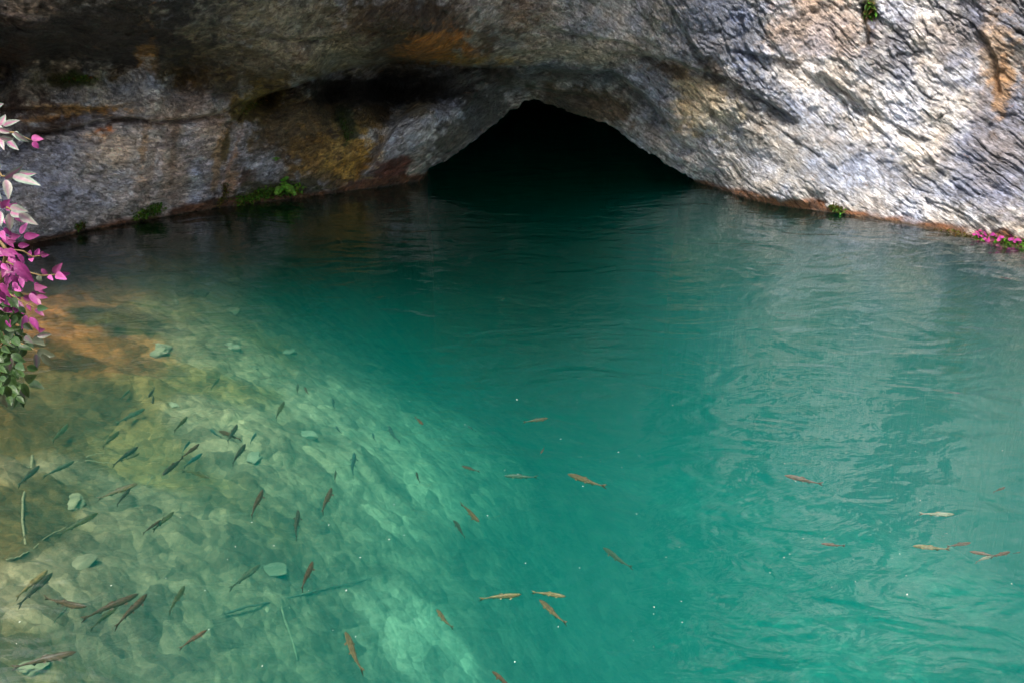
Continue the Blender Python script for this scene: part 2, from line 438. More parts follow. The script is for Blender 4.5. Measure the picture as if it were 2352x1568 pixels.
# rock colours: minerals, moss, biofilm, and shade painted into ceiling and recesses
G_ = (.34, .33, .315); BL = (.215, .24, .30); W_ = (.62, .60, .585); T_ = (.46, .37, .28); O_ = (.30, .18, .035); R_ = (.20, .065, .015)
K_ = (.020, .016, .009); P_ = (.52, .42, .36); D_ = (.075, .058, .022); MO = (.05, .09, .015)  # the near-black mossy brown also stands in for ceiling shade
BLOBS = [
 (1176,0,3000,3000,0,G_,1),(250,350,560,120,0,(.60,.55,.50),1.1),(1900,250,620,330,25,(.42,.415,.41),1.0),
 (230,95,330,88,0,K_,1.3),(430,60,160,130,0,K_,1.1),(30,22,75,26,0,P_,1.3),(-300,100,250,200,0,K_,1),(200,-200,650,170,0,K_,1),(800,-300,420,200,0,D_,1),(2050,-420,330,420,0,W_,1.4),(2050,-1250,330,620,0,W_,1.5),(1700,-3200,2600,900,0,(.045,.06,.02),1.6),(1700,-250,200,160,0,(.4,.4,.42),1),(2235,-800,34,900,0,(.05,.05,.06),1.6),(1880,-500,30,500,3,(.07,.07,.08),1.4),(1790,-460,30,440,0,W_,1.3),(1965,-200,20,160,0,(.07,.07,.08),1.3),(2060,-700,18,600,-3,(.12,.12,.14),1.3),(2320,-800,50,700,0,(.08,.08,.10),1.5),(1640,-450,40,420,0,(.07,.065,.05),1.3),(1540,-300,30,240,0,(.45,.44,.42),1.2),(1730,-900,26,500,0,(.10,.10,.10),1.3),  # off-frame pale and dark columns added to shape the water's reflections
 (660,60,170,70,0,(.24,.21,.14),1.1),(590,150,160,60,-8,(.20,.16,.09),1.1),(900,70,120,75,0,(.13,.10,.05),1.1),(780,120,160,45,0,(.30,.26,.17),1.0),
 (470,190,120,45,0,(.06,.04,.015),1.1),(330,185,170,22,0,(.12,.075,.02),1.1),(15,170,60,80,0,(.06,.035,.02),.8),
 (960,75,105,70,0,(.06,.035,.014),1.3),(1035,112,75,36,0,(.40,.15,.02),1.3),(1130,95,45,60,0,(.10,.05,.015),1.1),(1140,140,120,14,0,O_,.9),
 (1230,60,110,80,0,(.34,.31,.27),1.0),(1330,120,160,40,0,(.38,.34,.28),.9),(1200,40,50,60,0,(.2,.14,.09),.8),
 (1520,40,90,60,20,(.42,.39,.35),.9),(1630,60,85,90,25,BL,1.2),(1740,100,60,70,0,BL,1),(1850,80,70,70,0,(.5,.43,.4),1.0),(1800,230,160,40,35,BL,1.0),
 (2080,290,170,70,35,W_,1.3),(1960,250,170,60,35,W_,1.1),(2150,120,90,120,0,W_,.9),(1900,60,110,60,10,(.5,.40,.34),1.0),(2200,240,90,120,20,W_,.8),(2250,400,100,90,30,(.30,.30,.33),1.0),
 (2300,330,60,150,0,(.20,.20,.235),1.3),(2310,60,70,40,0,(.20,.20,.22),1.2),(2288,120,35,80,-10,(.36,.25,.16),1.1),(2300,200,16,70,5,(.28,.17,.09),1.1),(2190,100,50,90,25,(.24,.24,.27),.9),
 (1998,14,17,42,0,(.05,.045,.01),1.3),(2000,75,10,40,0,(.12,.06,.02),1.0),(2050,120,60,60,0,(.26,.26,.29),.8),
 (2050,430,220,60,33,(.34,.35,.39),1.0),(1900,380,170,50,33,(.38,.40,.44),1.0),(1760,330,140,35,38,(.36,.35,.33),.9),(2150,490,120,35,25,(.55,.54,.54),1.0),(1750,420,100,30,25,(.45,.43,.40),.8),
 (1595,225,75,50,35,(.46,.37,.22),1.2),(1640,250,50,40,35,(.5,.44,.33),.9),(1535,165,40,18,20,(.06,.035,.01),1.1),(1640,165,60,20,20,(.10,.085,.07),.8),
 (1500,200,60,35,40,(.24,.24,.24),.9),(1440,230,50,60,50,(.24,.22,.20),.8),
 (120,215,110,42,-5,(.60,.53,.40),1.3),(230,258,120,12,-5,(.62,.36,.11),1.2),(130,250,80,10,0,(.58,.34,.11),1.2),(110,275,70,8,0,(.5,.25,.08),1.1),(335,160,20,60,0,(.30,.15,.03),1.1),(160,185,70,16,0,(.10,.10,.02),1.0),(178,180,30,14,0,MO,1.1),
 (60,250,90,35,0,(.16,.10,.07),.7),(320,215,55,45,0,(.50,.50,.46),1.1),(350,235,30,30,0,(.55,.56,.52),1.0),(430,240,80,30,0,(.38,.31,.25),1.0),
 (130,292,110,18,-10,(.09,.045,.02),1.1),(240,302,34,12,-30,(.62,.20,.03),1.5),(215,322,50,18,0,(.66,.46,.26),1.2),(290,280,150,14,0,(.08,.05,.03),.9),(380,280,60,10,0,(.30,.16,.05),.7),
 (150,420,190,90,-20,(.50,.48,.49),1.2),(300,400,40,110,8,(.62,.60,.60),1.0),(420,390,110,90,0,(.46,.38,.33),1.0),(270,340,60,40,-30,(.64,.56,.47),1.0),(450,430,14,50,8,(.62,.60,.6),1.1),(360,400,9,70,6,(.58,.56,.58),1.0),(500,310,60,40,0,(.48,.38,.31),1.0),(545,370,14,70,14,(.58,.32,.15),1.3),(500,370,9,60,10,(.45,.28,.14),1.1),(590,340,45,60,10,(.44,.41,.40),1.1),(570,405,26,16,-30,(.12,.06,.035),1.1),(400,340,8,70,5,(.30,.22,.16),.9),(330,340,10,50,5,(.55,.38,.24),.9),(520,330,7,40,8,(.20,.13,.03),1.1),(618,400,12,40,12,(.60,.58,.56),1.1),
 (610,235,60,34,-20,(.36,.24,.04),1.3),(565,252,30,20,-30,(.20,.16,.02),1.1),
 (700,290,110,90,0,(.13,.085,.025),1.3),(660,380,70,60,0,(.10,.06,.02),1.0),(760,370,80,60,-10,(.26,.15,.035),1.2),(830,320,60,55,-30,(.46,.29,.07),1.3),(830,380,60,35,-35,(.46,.26,.04),1.2),(880,260,80,30,0,(.10,.065,.018),1.2),
 (620,395,30,40,0,(.34,.32,.31),1.0),(660,440,110,28,-8,(.055,.05,.015),1.2),(795,285,18,40,-15,(.03,.045,.012),1.2),
 (970,300,60,90,38,(.52,.52,.51),1.6),(1020,245,60,45,30,(.42,.43,.45),1.4),(930,370,45,45,35,(.34,.30,.25),1.2),(905,388,36,20,-35,(.12,.03,.012),1.4),(1050,330,40,70,45,(.09,.085,.06),1.1),(1120,260,70,40,35,(.08,.08,.065),1.2),(960,245,40,16,-20,(.36,.31,.20),1.1),(860,425,60,10,0,(.16,.07,.05),1.2),
 (885,208,175,26,0,(.022,.02,.014),1.4),(1080,180,160,24,0,(.09,.09,.08),1.1),(1300,172,120,22,5,(.13,.135,.135),1.0),(1330,242,90,34,12,(.07,.05,.018),1.3),(1390,265,40,24,25,(.16,.12,.08),.8),  # recess under the lip blackened in colour to stand for its shade
]
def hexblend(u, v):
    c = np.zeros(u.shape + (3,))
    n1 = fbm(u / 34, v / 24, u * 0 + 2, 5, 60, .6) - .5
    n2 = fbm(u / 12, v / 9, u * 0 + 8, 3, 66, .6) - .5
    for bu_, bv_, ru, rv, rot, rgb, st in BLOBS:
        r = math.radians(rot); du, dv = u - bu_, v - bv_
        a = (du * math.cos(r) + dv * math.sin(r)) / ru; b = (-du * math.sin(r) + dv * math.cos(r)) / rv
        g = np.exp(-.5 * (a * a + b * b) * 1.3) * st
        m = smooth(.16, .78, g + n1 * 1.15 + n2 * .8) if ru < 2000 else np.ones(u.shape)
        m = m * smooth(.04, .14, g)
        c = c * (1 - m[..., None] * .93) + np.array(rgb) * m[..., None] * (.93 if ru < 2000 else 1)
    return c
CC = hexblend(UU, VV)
zn = ZZ - .07 * smooth(.45, .7, fbm(XX * 1.6, YY * 1.6, ZZ * 0, 4, 95)) + .03 + .05 * (fbm(XX * 4, YY * 4, ZZ * 9, 3, 90) - .5) * 2
band = smooth(.115, .05, zn)[..., None]
CC = CC * (1 - band) + np.array((.15, .062, .024)) * band * (.5 + fbm(XX * 7, YY * 7, ZZ * 2, 3, 91)[..., None])
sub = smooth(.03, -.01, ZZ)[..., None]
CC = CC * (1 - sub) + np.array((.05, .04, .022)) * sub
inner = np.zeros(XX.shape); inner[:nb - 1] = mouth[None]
CC = CC * (1 - inner[..., None] * .7)  # rock inside the cave darkened in colour to deepen its shade
CC = CC * (1 + .25 * (fbm(XX * 2.2, YY * 2.2, ZZ * 2.2, 3, 101) - .5))[..., None]
attr_col(cliff.data, 'vert_color', CC.reshape(-1, 3))
GA = np.vstack([np.repeat(A_[:1], nb, 0), A_]); GB = np.vstack([np.repeat(B_[:1], nb, 0), B_])
attr_vec(cliff.data, 'grain', np.stack([GB, GA, YY * .6], -1).reshape(-1, 3))

def on_rock(u, v, out=.0):
    y = float(rock_depth(np.array([[float(u)]]), np.array([[float(v)]]))[0][0, 0]) - out
    return Vector([float(t) for t in at_y(u, v, y)])

# ------------------------------------------------------------------ pool bed, shore and ground: one sheet
BEDP = [(100,620,.25),(300,560,.5),(600,520,1.1),(800,500,2.2),(1000,480,3.4),(150,750,.28),(350,750,.42),(550,700,.75),(750,700,1.5),(900,700,2.8),
 (60,900,.35),(300,900,.55),(500,900,.75),(700,930,1.1),(820,900,1.45),(950,850,2.7),(30,1100,.5),(300,1100,.8),(600,1100,1.0),(850,1060,1.5),(1000,1100,1.95),(1200,1100,2.6),(1380,1090,3.3),
 (30,1400,.6),(300,1400,.95),(600,1400,1.35),(850,1300,1.75),(1050,1400,2.3),(1300,1300,3.1),(100,1560,.8),(500,1560,1.4),(900,1560,2.1),(1400,1500,3.4),
 (1600,1100,3.7),(2000,900,4),(2300,700,4),(1300,700,4),(1300,520,4),(2300,1500,3.8),(1700,600,4)]
bp = []
for u, v, d in BEDP:
    x, y, z = at_z(u, v, -d); bp.append((float(x), float(y), -d))
bp += [(0, 20, -4), (6, 20, -4), (-6, 16, -2), (9, 12, -4), (-8, 6, .2), (-8, 12, 0), (9, 3, -3.5), (-5, 2, -.2), (4, 2, -3)]
fb = tps([(a / 4, b / 4) for a, b, _ in bp], [p[2] for p in bp], 1e-3)
def bed_z(x, y, detail=True):
    z = fb(x / 4, y / 4); z = np.clip(np.where(z < -2.6, -2.6 + (z + 2.6) * 1.5, z), -5.2, .6)
    z = z - .12 * (fbm(x * .8, y * .8, x * 0, 3, 201) - .5)
    left = smooth(0, 1.4, (-3.9 - .36 * y) - x)
    z = z * (1 - left) + .9 * left
    bank = smooth(1.9, .9, y + .35 * (fbm(x * .9, y * .9, x * 0, 3, 207) - .5))
    z = z * (1 - bank) + (1.0 + .1 * fbm(x * 1.2, y * 1.2, x * 0, 3, 209)) * bank
    if detail:
        for s, amp, sd in ((.50, .05, 301), (.24, .035, 302), (.11, .020, 303)):
            wx = x + .12 * (fbm(x * 3, y * 3, x * 0, 2, 5) - .5); wy = y + .12 * (fbm(x * 3, y * 3, x * 0 + 9, 2, 6) - .5)
            f1, f2, cid, ox, oy = worley(wx / s, wy / s * 1.15, sd)
            z = z + amp * (1 - .75 * smooth(-1.3, -2.3, z)) * (smooth(0, .35, f2 - f1) * (cid - .15) + .5 * (cid - .5) + .4 * ox * (cid - .5))
    return z
def warp_axis(lo, a, b, hi, n_in, n_out):
    o = np.linspace(0, 1, n_out) ** 2.2
    return np.concatenate([(a - (a - lo) * o[::-1])[:-1], np.linspace(a, b, n_in), (b + (hi - b) * o)[1:]])
gx = warp_axis(-90, -8.5, 7.5, 90, 620, 26); gy = warp_axis(-90, .6, 13.5, 90, 560, 26)
GX, GY = np.meshgrid(gx, gy)
GZ = bed_z(GX, GY)
bed = grid_obj('ground', GX, GY, GZ, M_bed)
tag(bed, 'stony bed of the pool rising to a gravel shore', None, None, 'structure')
# bed colours
def proj(x, y, z):
    dz = z - CAMZ
    f = y * cp - dz * sp
    f = np.where(f > .2, f, .2)
    return 1176 + F * x / f, 784 - F * (y * sp + dz * cp) / f
PU, PV = proj(GX, GY, GZ)
PU = np.where(GY > 1.2, PU, -9999)
bc = np.ones(GX.shape + (3,)) * np.array((.46, .42, .29))
nn = 1.3 * (fbm(GX * 1.6, GY * 1.6, GX * 0, 5, 401, .65) - .5)
def bb_(u, v, ru, rv, rgb, st, zz=-.7):
    global bc
    x, y, z = at_z(u, v, zz)
    rx = ru / F * 1.0 * math.hypot(y, 3.4); ry = rv / F * (y * y + 11) / 3.4
    g = np.exp(-(((GX - x) / rx)**2 + ((GY - y) / ry)**2)) * st
    m = smooth(.25, .6, g + nn * .6) * smooth(.03, .12, g)
    bc = bc * (1 - m[..., None]) + np.array(rgb) * m[..., None]
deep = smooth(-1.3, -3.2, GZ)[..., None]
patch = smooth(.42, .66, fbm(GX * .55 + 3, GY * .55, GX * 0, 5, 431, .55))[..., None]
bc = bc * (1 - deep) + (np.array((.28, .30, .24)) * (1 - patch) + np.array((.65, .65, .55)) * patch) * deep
bb_(250,900,500,260,(.42,.34,.14),1.1)
bb_(190,730,230,110,(.62,.34,.14),1.1,-.3)
bb_(300,660,120,20,(.8,.5,.16),1.1)
bb_(130,800,190,60,(.6,.29,.10),1.0,-.3)
bb_(40,930,210,50,(.20,.115,.035),1.3)
bb_(40,1060,180,80,(.24,.17,.055),1.1)
bb_(300,810,160,30,(.16,.14,.06),1.0)
bb_(420,600,260,30,(.30,.28,.20),1.0)
bb_(420,760,140,30,(.45,.42,.22),1.0)
bb_(520,810,140,40,(.55,.52,.34),1.2)
bb_(640,960,260,70,(.60,.56,.38),1.2)
bb_(930,1090,130,50,(.95,.92,.7),1.3)
bb_(880,960,110,50,(.75,.72,.52),1.1)
bb_(300,1140,300,70,(.46,.42,.28),1.0)
bb_(650,1300,300,120,(.38,.36,.24),1.0)
bb_(1000,1010,240,110,(.8,.76,.56),.9,-1.9)
bb_(830,940,200,80,(.9,.84,.6),.9,-1.3)
bb_(250,1500,300,60,(.28,.24,.13),.9)
bb_(60,1250,90,140,(.26,.20,.08),1.0)
bb_(200,980,160,40,(.24,.19,.08),1.0)
bb_(560,1500,160,60,(.16,.2,.15),1.0)
bc = bc * .30 * np.array((1.32, 1.0, .80))
attr_col(bed.data, 'vert_color', np.clip(bc, 0, .8).reshape(-1, 3))

# ------------------------------------------------------------------ water: a closed body with a flat top
wx0, wx1, wy0, wy1, wzb = -11.0, 11.0, -1.0, 26.0, -7.0
wv = [(wx0,wy0,0),(wx1,wy0,0),(wx1,wy1,0),(wx0,wy1,0),(wx0,wy0,wzb),(wx1,wy0,wzb),(wx1,wy1,wzb),(wx0,wy1,wzb)]
water = obj('water', wv, [(0,1,2,3),(7,6,5,4),(0,4,5,1),(1,5,6,2),(2,6,7,3),(3,7,4,0)], M_water, smooth_shade=False)
tag(water, 'clear turquoise spring water filling the pool and running into the cave', None, None, 'structure')

# ------------------------------------------------------------------ fish
def crop(c, x, y):
    ox, oy, s = {'A': (0,1500,2.24), 'B': (0,2100,2.352), 'C': (900,1500,2.24), 'D': (900,2100,2.352), 'E': (1800,1500,2.24), 'F': (1800,2100,2.352), 'G': (3000,1700,2.146), 'H': (0,900,1.568)}[c]
    k = 2352 / 4096
    return (ox + x / s) * k, (oy + y / s) * k
M_fish = simple('fish_skin', (.1, .1, .05), rough=.45, var=.3, scale=60, spec=.4, attr='vert_color')
TONES = {'dark': ((.030,.030,.018), (.07,.065,.035)), 'olive': ((.045,.05,.018), (.16,.15,.05)), 'brown': ((.06,.032,.016), (.16,.09,.045)), 'rust': ((.10,.042,.02), (.24,.105,.05)),
         'ochre': ((.10,.06,.025), (.33,.21,.10)), 'gold': ((.17,.12,.045), (.38,.28,.13)), 'pale': ((.20,.18,.12), (.62,.55,.42)), 'faint': ((.05,.06,.03), (.14,.14,.08)), 'teal': ((.02,.06,.05), (.05,.12,.09))}
def make_fish(c, hx, hy, tx, ty, tone, depth, bend, label):
    depth += .10
    hu, hv = crop(c, hx, hy); tu, tv = crop(c, tx, ty)
    head = Vector([float(q) for q in at_z(hu, hv, -depth)]); tail = Vector([float(q) for q in at_z(tu, tv, -depth)])
    ax = tail - head; L = ax.length * 1.04; ang = math.atan2(ax.y, ax.x)
    wide = min(.052 * L, .011 + .013 * L); high = wide * 1.3
    NS, NR = 22, 12
    prof = [(0,.05),(.03,.35),(.09,.66),(.18,.9),(.30,1.0),(.42,.96),(.55,.78),(.68,.55),(.80,.33),(.88,.22),(.92,.20)]
    px_, pw = zip(*prof)
    back, flank = [np.array(q) for q in TONES[tone]]
    vs, cs, fs = [], [], []
    def sway(s): return bend * L * (.9 * max(0, s - .25) ** 1.6) * 1.4 + .012 * L * math.sin(s * 7)
    for i in range(NS + 1):
        s = .92 * i / NS; wv = float(np.interp(s, px_, pw))
        for k in range(NR):
            a = 2 * math.pi * k / NR
            vs.append((s * L, sway(s) + wide * wv * math.cos(a), high * (wv if s < .8 else max(wv, .25)) * math.sin(a)))
            q = smooth(.75, -.35, math.sin(a)); mott = .75 + .5 * random.random()
            cs.append((back * (1 - q) + flank * q) * mott)
    for i in range(NS):
        for k in range(NR):
            fs.append((i * NR + k, i * NR + (k + 1) % NR, (i + 1) * NR + (k + 1) % NR, (i + 1) * NR + k))
    fs.append(tuple(range(NR))[::-1]); fs.append(tuple(range(NS * NR, NS * NR + NR)))
    def fin(poly, thick=.0012, c_=None):
        b = len(vs); n = len(poly)
        for sgn in (-1, 1):
            for p in poly: vs.append((p[0], p[1] + sgn * thick, p[2])); cs.append(c_ if c_ is not None else back * 1.3)
        fs.append(tuple(range(b, b + n))); fs.append(tuple(range(b + n, b + 2 * n))[::-1])
        for k in range(n): fs.append((b + k, b + n + k, b + n + (k + 1) % n, b + (k + 1) % n))
    fin([(.89*L, sway(.89), .012*L), (.99*L, sway(1.0), .05*L), (1.04*L, sway(1.04), .055*L), (.975*L, sway(.975), 0), (1.04*L, sway(1.04), -.055*L), (.98*L, sway(.98), -.045*L), (.89*L, sway(.89), -.012*L)])
    fin([(.40*L, sway(.4), high*.85), (.47*L, sway(.47), high*1.3), (.53*L, sway(.53), high*1.15), (.58*L, sway(.58), high*.6)])
    fin([(.62*L, sway(.62), -high*.45), (.68*L, sway(.68), -high*1.1), (.73*L, sway(.73), -high*.3)])
    for sg in (-1, 1):     # pectoral and pelvic fins spread sideways
        for s0, ln in ((.22, .065), (.48, .035)):
            b = len(vs); y0 = sway(s0) + sg * wide * .75
            for p in ((s0*L, y0, -high*.35), ((s0+.05)*L, y0, -high*.35), ((s0+ln+.03)*L, y0 + sg*ln*.55*L, -high*.55), ((s0+ln*.7)*L, y0 + sg*ln*.8*L, -high*.6)):
                vs.append(p); cs.append(back * 1.2)
            fs.append((b, b + 1, b + 2, b + 3))
    o = obj('fish', vs, fs, M_fish)
    attr_col(o.data, 'vert_color', np.array(cs))
    o.location = head; o.rotation_euler = (random.uniform(-.25, .25), random.uniform(-.05, .05), ang)
    tag(o, label, 'fish', 'small fish swimming in the pool')
    return o
FISH = [
 ('A',1330,198,1385,112,'dark',.22,0,'small black fish over the olive stones, upper one of a close pair'),
 ('A',1368,254,1382,172,'dark',.24,.1,'small black fish just under its twin over the olive stones'),
 ('A',1070,500,905,645,'olive',.3,.1,'slim olive fish alone above the thick dark pair on the left shallows'),
 ('A',1238,638,1008,788,'dark',.28,.05,'thick dark fish lying along the upper edge of its thinner neighbour on the left shallows'),
 ('A',1252,697,1105,765,'olive',.3,-.15,'thin bent olive fish tucked under the thick dark one on the left shallows'),
 ('A',1678,368,1565,490,'olive',.25,0,'short stout olive fish alone above the two fish that touch nose to tail'),
 ('A',2126,440,2040,582,'dark',.25,0,'slim dark fish crossing the tail of a horizontal brown one'),
 ('A',2200,612,2072,775,'dark',.25,.05,'dark tapered fish right below the bent tail of the horizontal brown one'),
 ('A',1880,485,1968,553,'teal',.4,.05,'thin bluish fish left of the horizontal brown one'),
 ('A',1958,502,2170,572,'brown',.3,-.12,'brown fish lying nearly horizontal, crossed by a slim dark one'),
 ('A',1455,892,1642,728,'dark',.2,.04,'black fish with its head low, tail touching the brown fish above'),
 ('A',1785,612,1640,735,'brown',.22,-.06,'brown fish whose tail meets the tail of the black one below'),
 ('A',1815,698,1640,822,'teal',.4,.08,'blurred green fish beneath the two that touch tails'),
 ('A',1878,920,1690,836,'olive',.3,.22,'olive fish with a sharply hooked body and a rounded head, right of the shallows'),
 ('A',1168,1008,1038,1145,'dark',.25,.06,'short dark fish under the pale brown one with the long tail'),
 ('A',1235,968,890,1085,'ochre',.35,.02,'long pale brown fish with a needle tail over the grey stones'),
 ('A',355,808,165,985,'dark',.3,.02,'broad blackish fish beside the upright pale stick'),
 ('A',668,768,395,898,'faint',.4,.02,'long faint grey fish between the upright stick and the dark pair'),
 ('A',882,1228,530,1402,'olive',.3,.03,'long slender fish passing over a big smooth grey stone'),
 ('A',1445,1292,1285,1410,'brown',.26,.02,'thick brown fish, left one of a side by side pair'),
 ('A',1562,1218,1375,1372,'olive',.28,.02,'olive fish, right one of a side by side pair'),
 ('A',1300,298,1055,435,'faint',.45,0,'very faint long fish over pale flat sand on the left'),
 ('A',612,438,468,592,'olive',.35,.03,'dim olive fish among the yellow brown cobbles on the far left'),
 ('A',1165,128,1088,202,'faint',.4,0,'small dim fish left of the little black pair'),
 ('A',1965,28,1885,112,'olive',.4,.05,'dim olive fish over white sand, well above the bent ones'),
 ('A',1702,588,1636,676,'teal',.45,.02,'faint green fish left of the brown fish with joined tail'),
 ('B',450,420,158,675,'gold',.2,.03,'yellow green fish, left one of a pair near the bottom left corner'),
 ('B',495,445,175,735,'dark',.22,.03,'dark olive fish lying along the right side of the yellow green one'),
 ('B',818,762,400,728,'brown',.22,-.22,'brown fish arched like a bow below the yellow green one'),
 ('B',1305,642,795,888,'brown',.24,.03,'long reddish brown fish, upper left of the crossing trio'),
 ('B',1385,642,1088,942,'brown',.2,.02,'thick brown fish, right one of the crossing trio'),
 ('B',1115,748,855,965,'olive',.3,.04,'olive fish under the belly of the long reddish brown one'),
 ('B',1738,566,1585,815,'olive',.28,.04,'short broad olive fish alone to the right of the crossing trio'),
 ('B',1950,980,1690,1140,'rust',.25,.08,'rusty red fish with a curved tail above the dark bottom rocks'),
 ('B',720,1188,150,1330,'brown',.22,.03,'largest fish, long and reddish brown, in the bottom left corner'),
 ('B',642,758,515,895,'faint',.45,0,'ghostly faint fish under the arched brown one'),
 ('C',650,78,645,168,'faint',.4,.05,'tiny grey fish, left one of two upright ones over white sand'),
 ('C',712,108,748,168,'brown',.35,.02,'tiny brown fish, right one of two upright ones over white sand'),
 ('C',530,232,442,385,'olive',.35,.06,'olive fish with a pale streak over the whitest sand'),
 ('C',278,515,226,606,'teal',.4,.02,'small bluish fish right of the slim dark crossing one'),
 ('C',992,456,1034,518,'teal',.45,.05,'small curved fish above the round shadow on the sand'),
 ('C',1462,452,1520,575,'teal',.4,.18,'hooked dark teal fish at the edge of the sand slope'),
 ('C',1318,515,1342,585,'teal',.5,.03,'small blurred teal fish left of the hooked one'),
 ('C',1155,690,1140,905,'teal',.45,.02,'upright dark green fish above the pale sand tongue'),
 ('C',1710,866,1740,950,'dark',.35,.03,'little black fish over the brightest end of the sand tongue'),
 ('C',990,850,982,948,'faint',.4,.02,'short upright grey green fish above the slim brown one'),
 ('C',955,1008,868,1230,'brown',.3,.02,'slim upright brown fish under the short grey green one'),
 ('C',338,1020,232,1262,'brown',.24,.02,'stout reddish brown fish with a tadpole shape, left of centre'),
 ('C',652,1205,634,1450,'dark',.3,.01,'upright dark fish with a long thin tail, between the two brown ones'),
 ('C',1778,442,1705,372,'rust',.25,0,'small orange fish with a white nose near the dark deep water'),
 ('C',958,208,985,300,'teal',.5,-.03,'dim green fish on the shaded side of the white sand'),
 ('D',825,338,722,595,'brown',.2,.01,'clearly outlined chocolate brown fish, head up, below centre left'),
 ('D',1128,998,1272,1352,'ochre',.3,.03,'tan fish with its head up and a long tail, near the bottom edge'),
 ('D',1988,788,2115,965,'ochre',.32,.08,'short tan fish with a bent tail, left of the trio in the middle'),
 ('D',335,365,50,590,'faint',.5,.02,'large blurred dark fish deep over the green stones'),
 ('E',882,382,672,420,'ochre',.3,-.05,'pale ochre fish, the highest of those over open turquoise water'),
 ('E',812,702,842,645,'rust',.3,0,'tiny red fish with a white belly below the highest ochre one'),
 ('E',150,448,228,494,'teal',.5,0,'faint dark green fish between the orange one and the highest ochre one'),
 ('E',105,812,252,864,'brown',.35,.03,'small thin brown fish left of the ghostly grey one'),
 ('E',488,902,765,912,'faint',.55,-.03,'ghostly grey green fish lying level in the turquoise water'),
 ('E',1052,884,1372,1002,'ochre',.22,.02,'bright ochre fish with a dark back line and slender tail in the centre'),
 ('E',265,1312,108,1158,'ochre',.28,.0,'tan spotted fish heading down to the right, next to a small curved one'),
 ('E',28,1298,150,1430,'dark',.4,-.12,'small dark curved fish just below the tan spotted one'),
 ('F',672,648,300,680,'gold',.25,.03,'golden fish with a red fin, left one of the trio in the middle'),
 ('F',1090,668,795,612,'gold',.25,.06,'plump golden fish, right one of the trio in the middle'),
 ('F',838,698,1075,898,'ochre',.28,.02,'slanting brown fish, the lowest of the trio in the middle'),
 ('F',1438,208,1690,398,'faint',.5,.02,'faint greyish fish right of and above the golden trio'),
 ('F',395,1372,610,1560,'rust',.3,.03,'reddish fish cut off by the bottom edge of the picture'),
 ('G',295,428,605,488,'rust',.25,.01,'single red brown fish at the lower edge of the pale reflections'),
 ('G',1755,762,1478,752,'pale',.25,-.08,'silvery fish with a pale belly, above the group on the right'),
 ('G',608,1014,805,1030,'rust',.3,.02,'small reddish fish far left of the group on the right'),
 ('G',1395,1034,1700,1056,'gold',.25,.01,'straight yellow fish, the leftmost of the group on the right'),
 ('G',1898,1005,1700,1032,'brown',.22,.01,'stout brown fish, uppermost in the group on the right'),
 ('G',1882,1082,2110,1122,'rust',.22,.04,'orange brown fish with raised fin in the middle of the group on the right'),
 ('G',2235,1085,2060,1128,'rust',.25,.1,'twisting dark orange fish at the right end of the group on the right'),
 ('G',2075,1120,1925,1160,'pale',.28,.15,'curled white bellied fish, the lowest in the group on the right'),
 ('G',2325,1088,2262,1096,'dark',.3,0,'tiny black fish at the right edge of the picture'),
 ('G',2192,528,2095,566,'brown',.4,0,'faint small brown fish among the reflections at the right edge'),
]
for f in FISH: make_fish(*f)

# ------------------------------------------------------------------ sunken sticks and stones
M_stick = simple('sunken_wood', (.24, .19, .10), rough=.9, var=.4, scale=30)
M_darkstick = simple('dark_sunken_wood', (.10, .085, .05), rough=.9, var=.4, scale=30)
def tube(pts, radii, n=8):
    vs, fs = [], []
    for i, p in enumerate(pts):
        a = pts[max(0, i - 1)]; b = pts[min(len(pts) - 1, i + 1)]
        t = (b - a).normalized(); s = t.cross(Vector((0.1, .2, 1))).normalized(); w_ = s.cross(t)
        for k in range(n):
            q = 2 * math.pi * k / n
            vs.append(p + (s * math.cos(q) + w_ * math.sin(q)) * radii[i])
        if i:
            for k in range(n):
                fs.append(((i-1)*n+k, (i-1)*n+(k+1)%n, i*n+(k+1)%n, i*n+k))
    fs.append(tuple(range(n))[::-1]); fs.append(tuple(range((len(pts)-1)*n, len(pts)*n)))
    return vs, fs
def bed_point(u, v, lift=0.0):
    z = -.6
    for _ in range(12):
        x, y, _z = at_z(u, v, z)
        z = .5 * z + .5 * float(bed_z(np.array([float(x)]), np.array([float(y)]), False)[0])
    x, y, _z = at_z(u, v, z + lift)
    return Vector((float(x), float(y), z + lift))
def stick(c, pts, r0, r1, mat, label, lift=.03):
    P = []
    w = [crop(c, *p) for p in pts]
    ww = []
    for a, b in zip(w[:-1], w[1:]):
        for k in range(5): ww.append((a[0] + (b[0] - a[0]) * k / 5, a[1] + (b[1] - a[1]) * k / 5))
    ww.append(w[-1])
    P = [bed_point(u, v, lift) + Vector((0, 0, random.uniform(-.006, .006))) for u, v in ww]
    n = len(P)
    vs, fs = tube(P, [(r0 + (r1 - r0) * i / (n - 1)) * .75 + random.uniform(-.1, .1) * r0 for i in range(n)])
    o = obj('sunken_stick', vs, fs, mat); tag(o, label, 'stick', 'sticks lying on the pool bed'); return o
stick('A', [(290,720),(278,850),(235,980),(205,1110),(200,1300),(228,1520)], .012, .009, M_stick, 'long upright pale stick on the left pool bed with a dark fish beside its top')
stick('A', [(0,905),(110,850),(275,822)], .010, .006, M_stick, 'short pale stick leading from the left edge to the top of the upright stick')
stick('A', [(0,985),(90,935),(200,880)], .008, .005, M_darkstick, 'thin dark stick just below the short pale one at the left edge')
stick('A', [(660,780),(800,765),(930,782),(1010,790)], .007, .004, M_stick, 'thin crooked pale twig left of the thick dark fish')
stick('A', [(690,765),(820,715),(930,690)], .007, .004, M_stick, 'pale twig forking upwards from the crooked twig')
stick('B', [(60,330),(180,290),(290,240),(430,110),(640,0)], .007, .004, M_stick, 'long thin pale twig slanting above the yellow green fish')
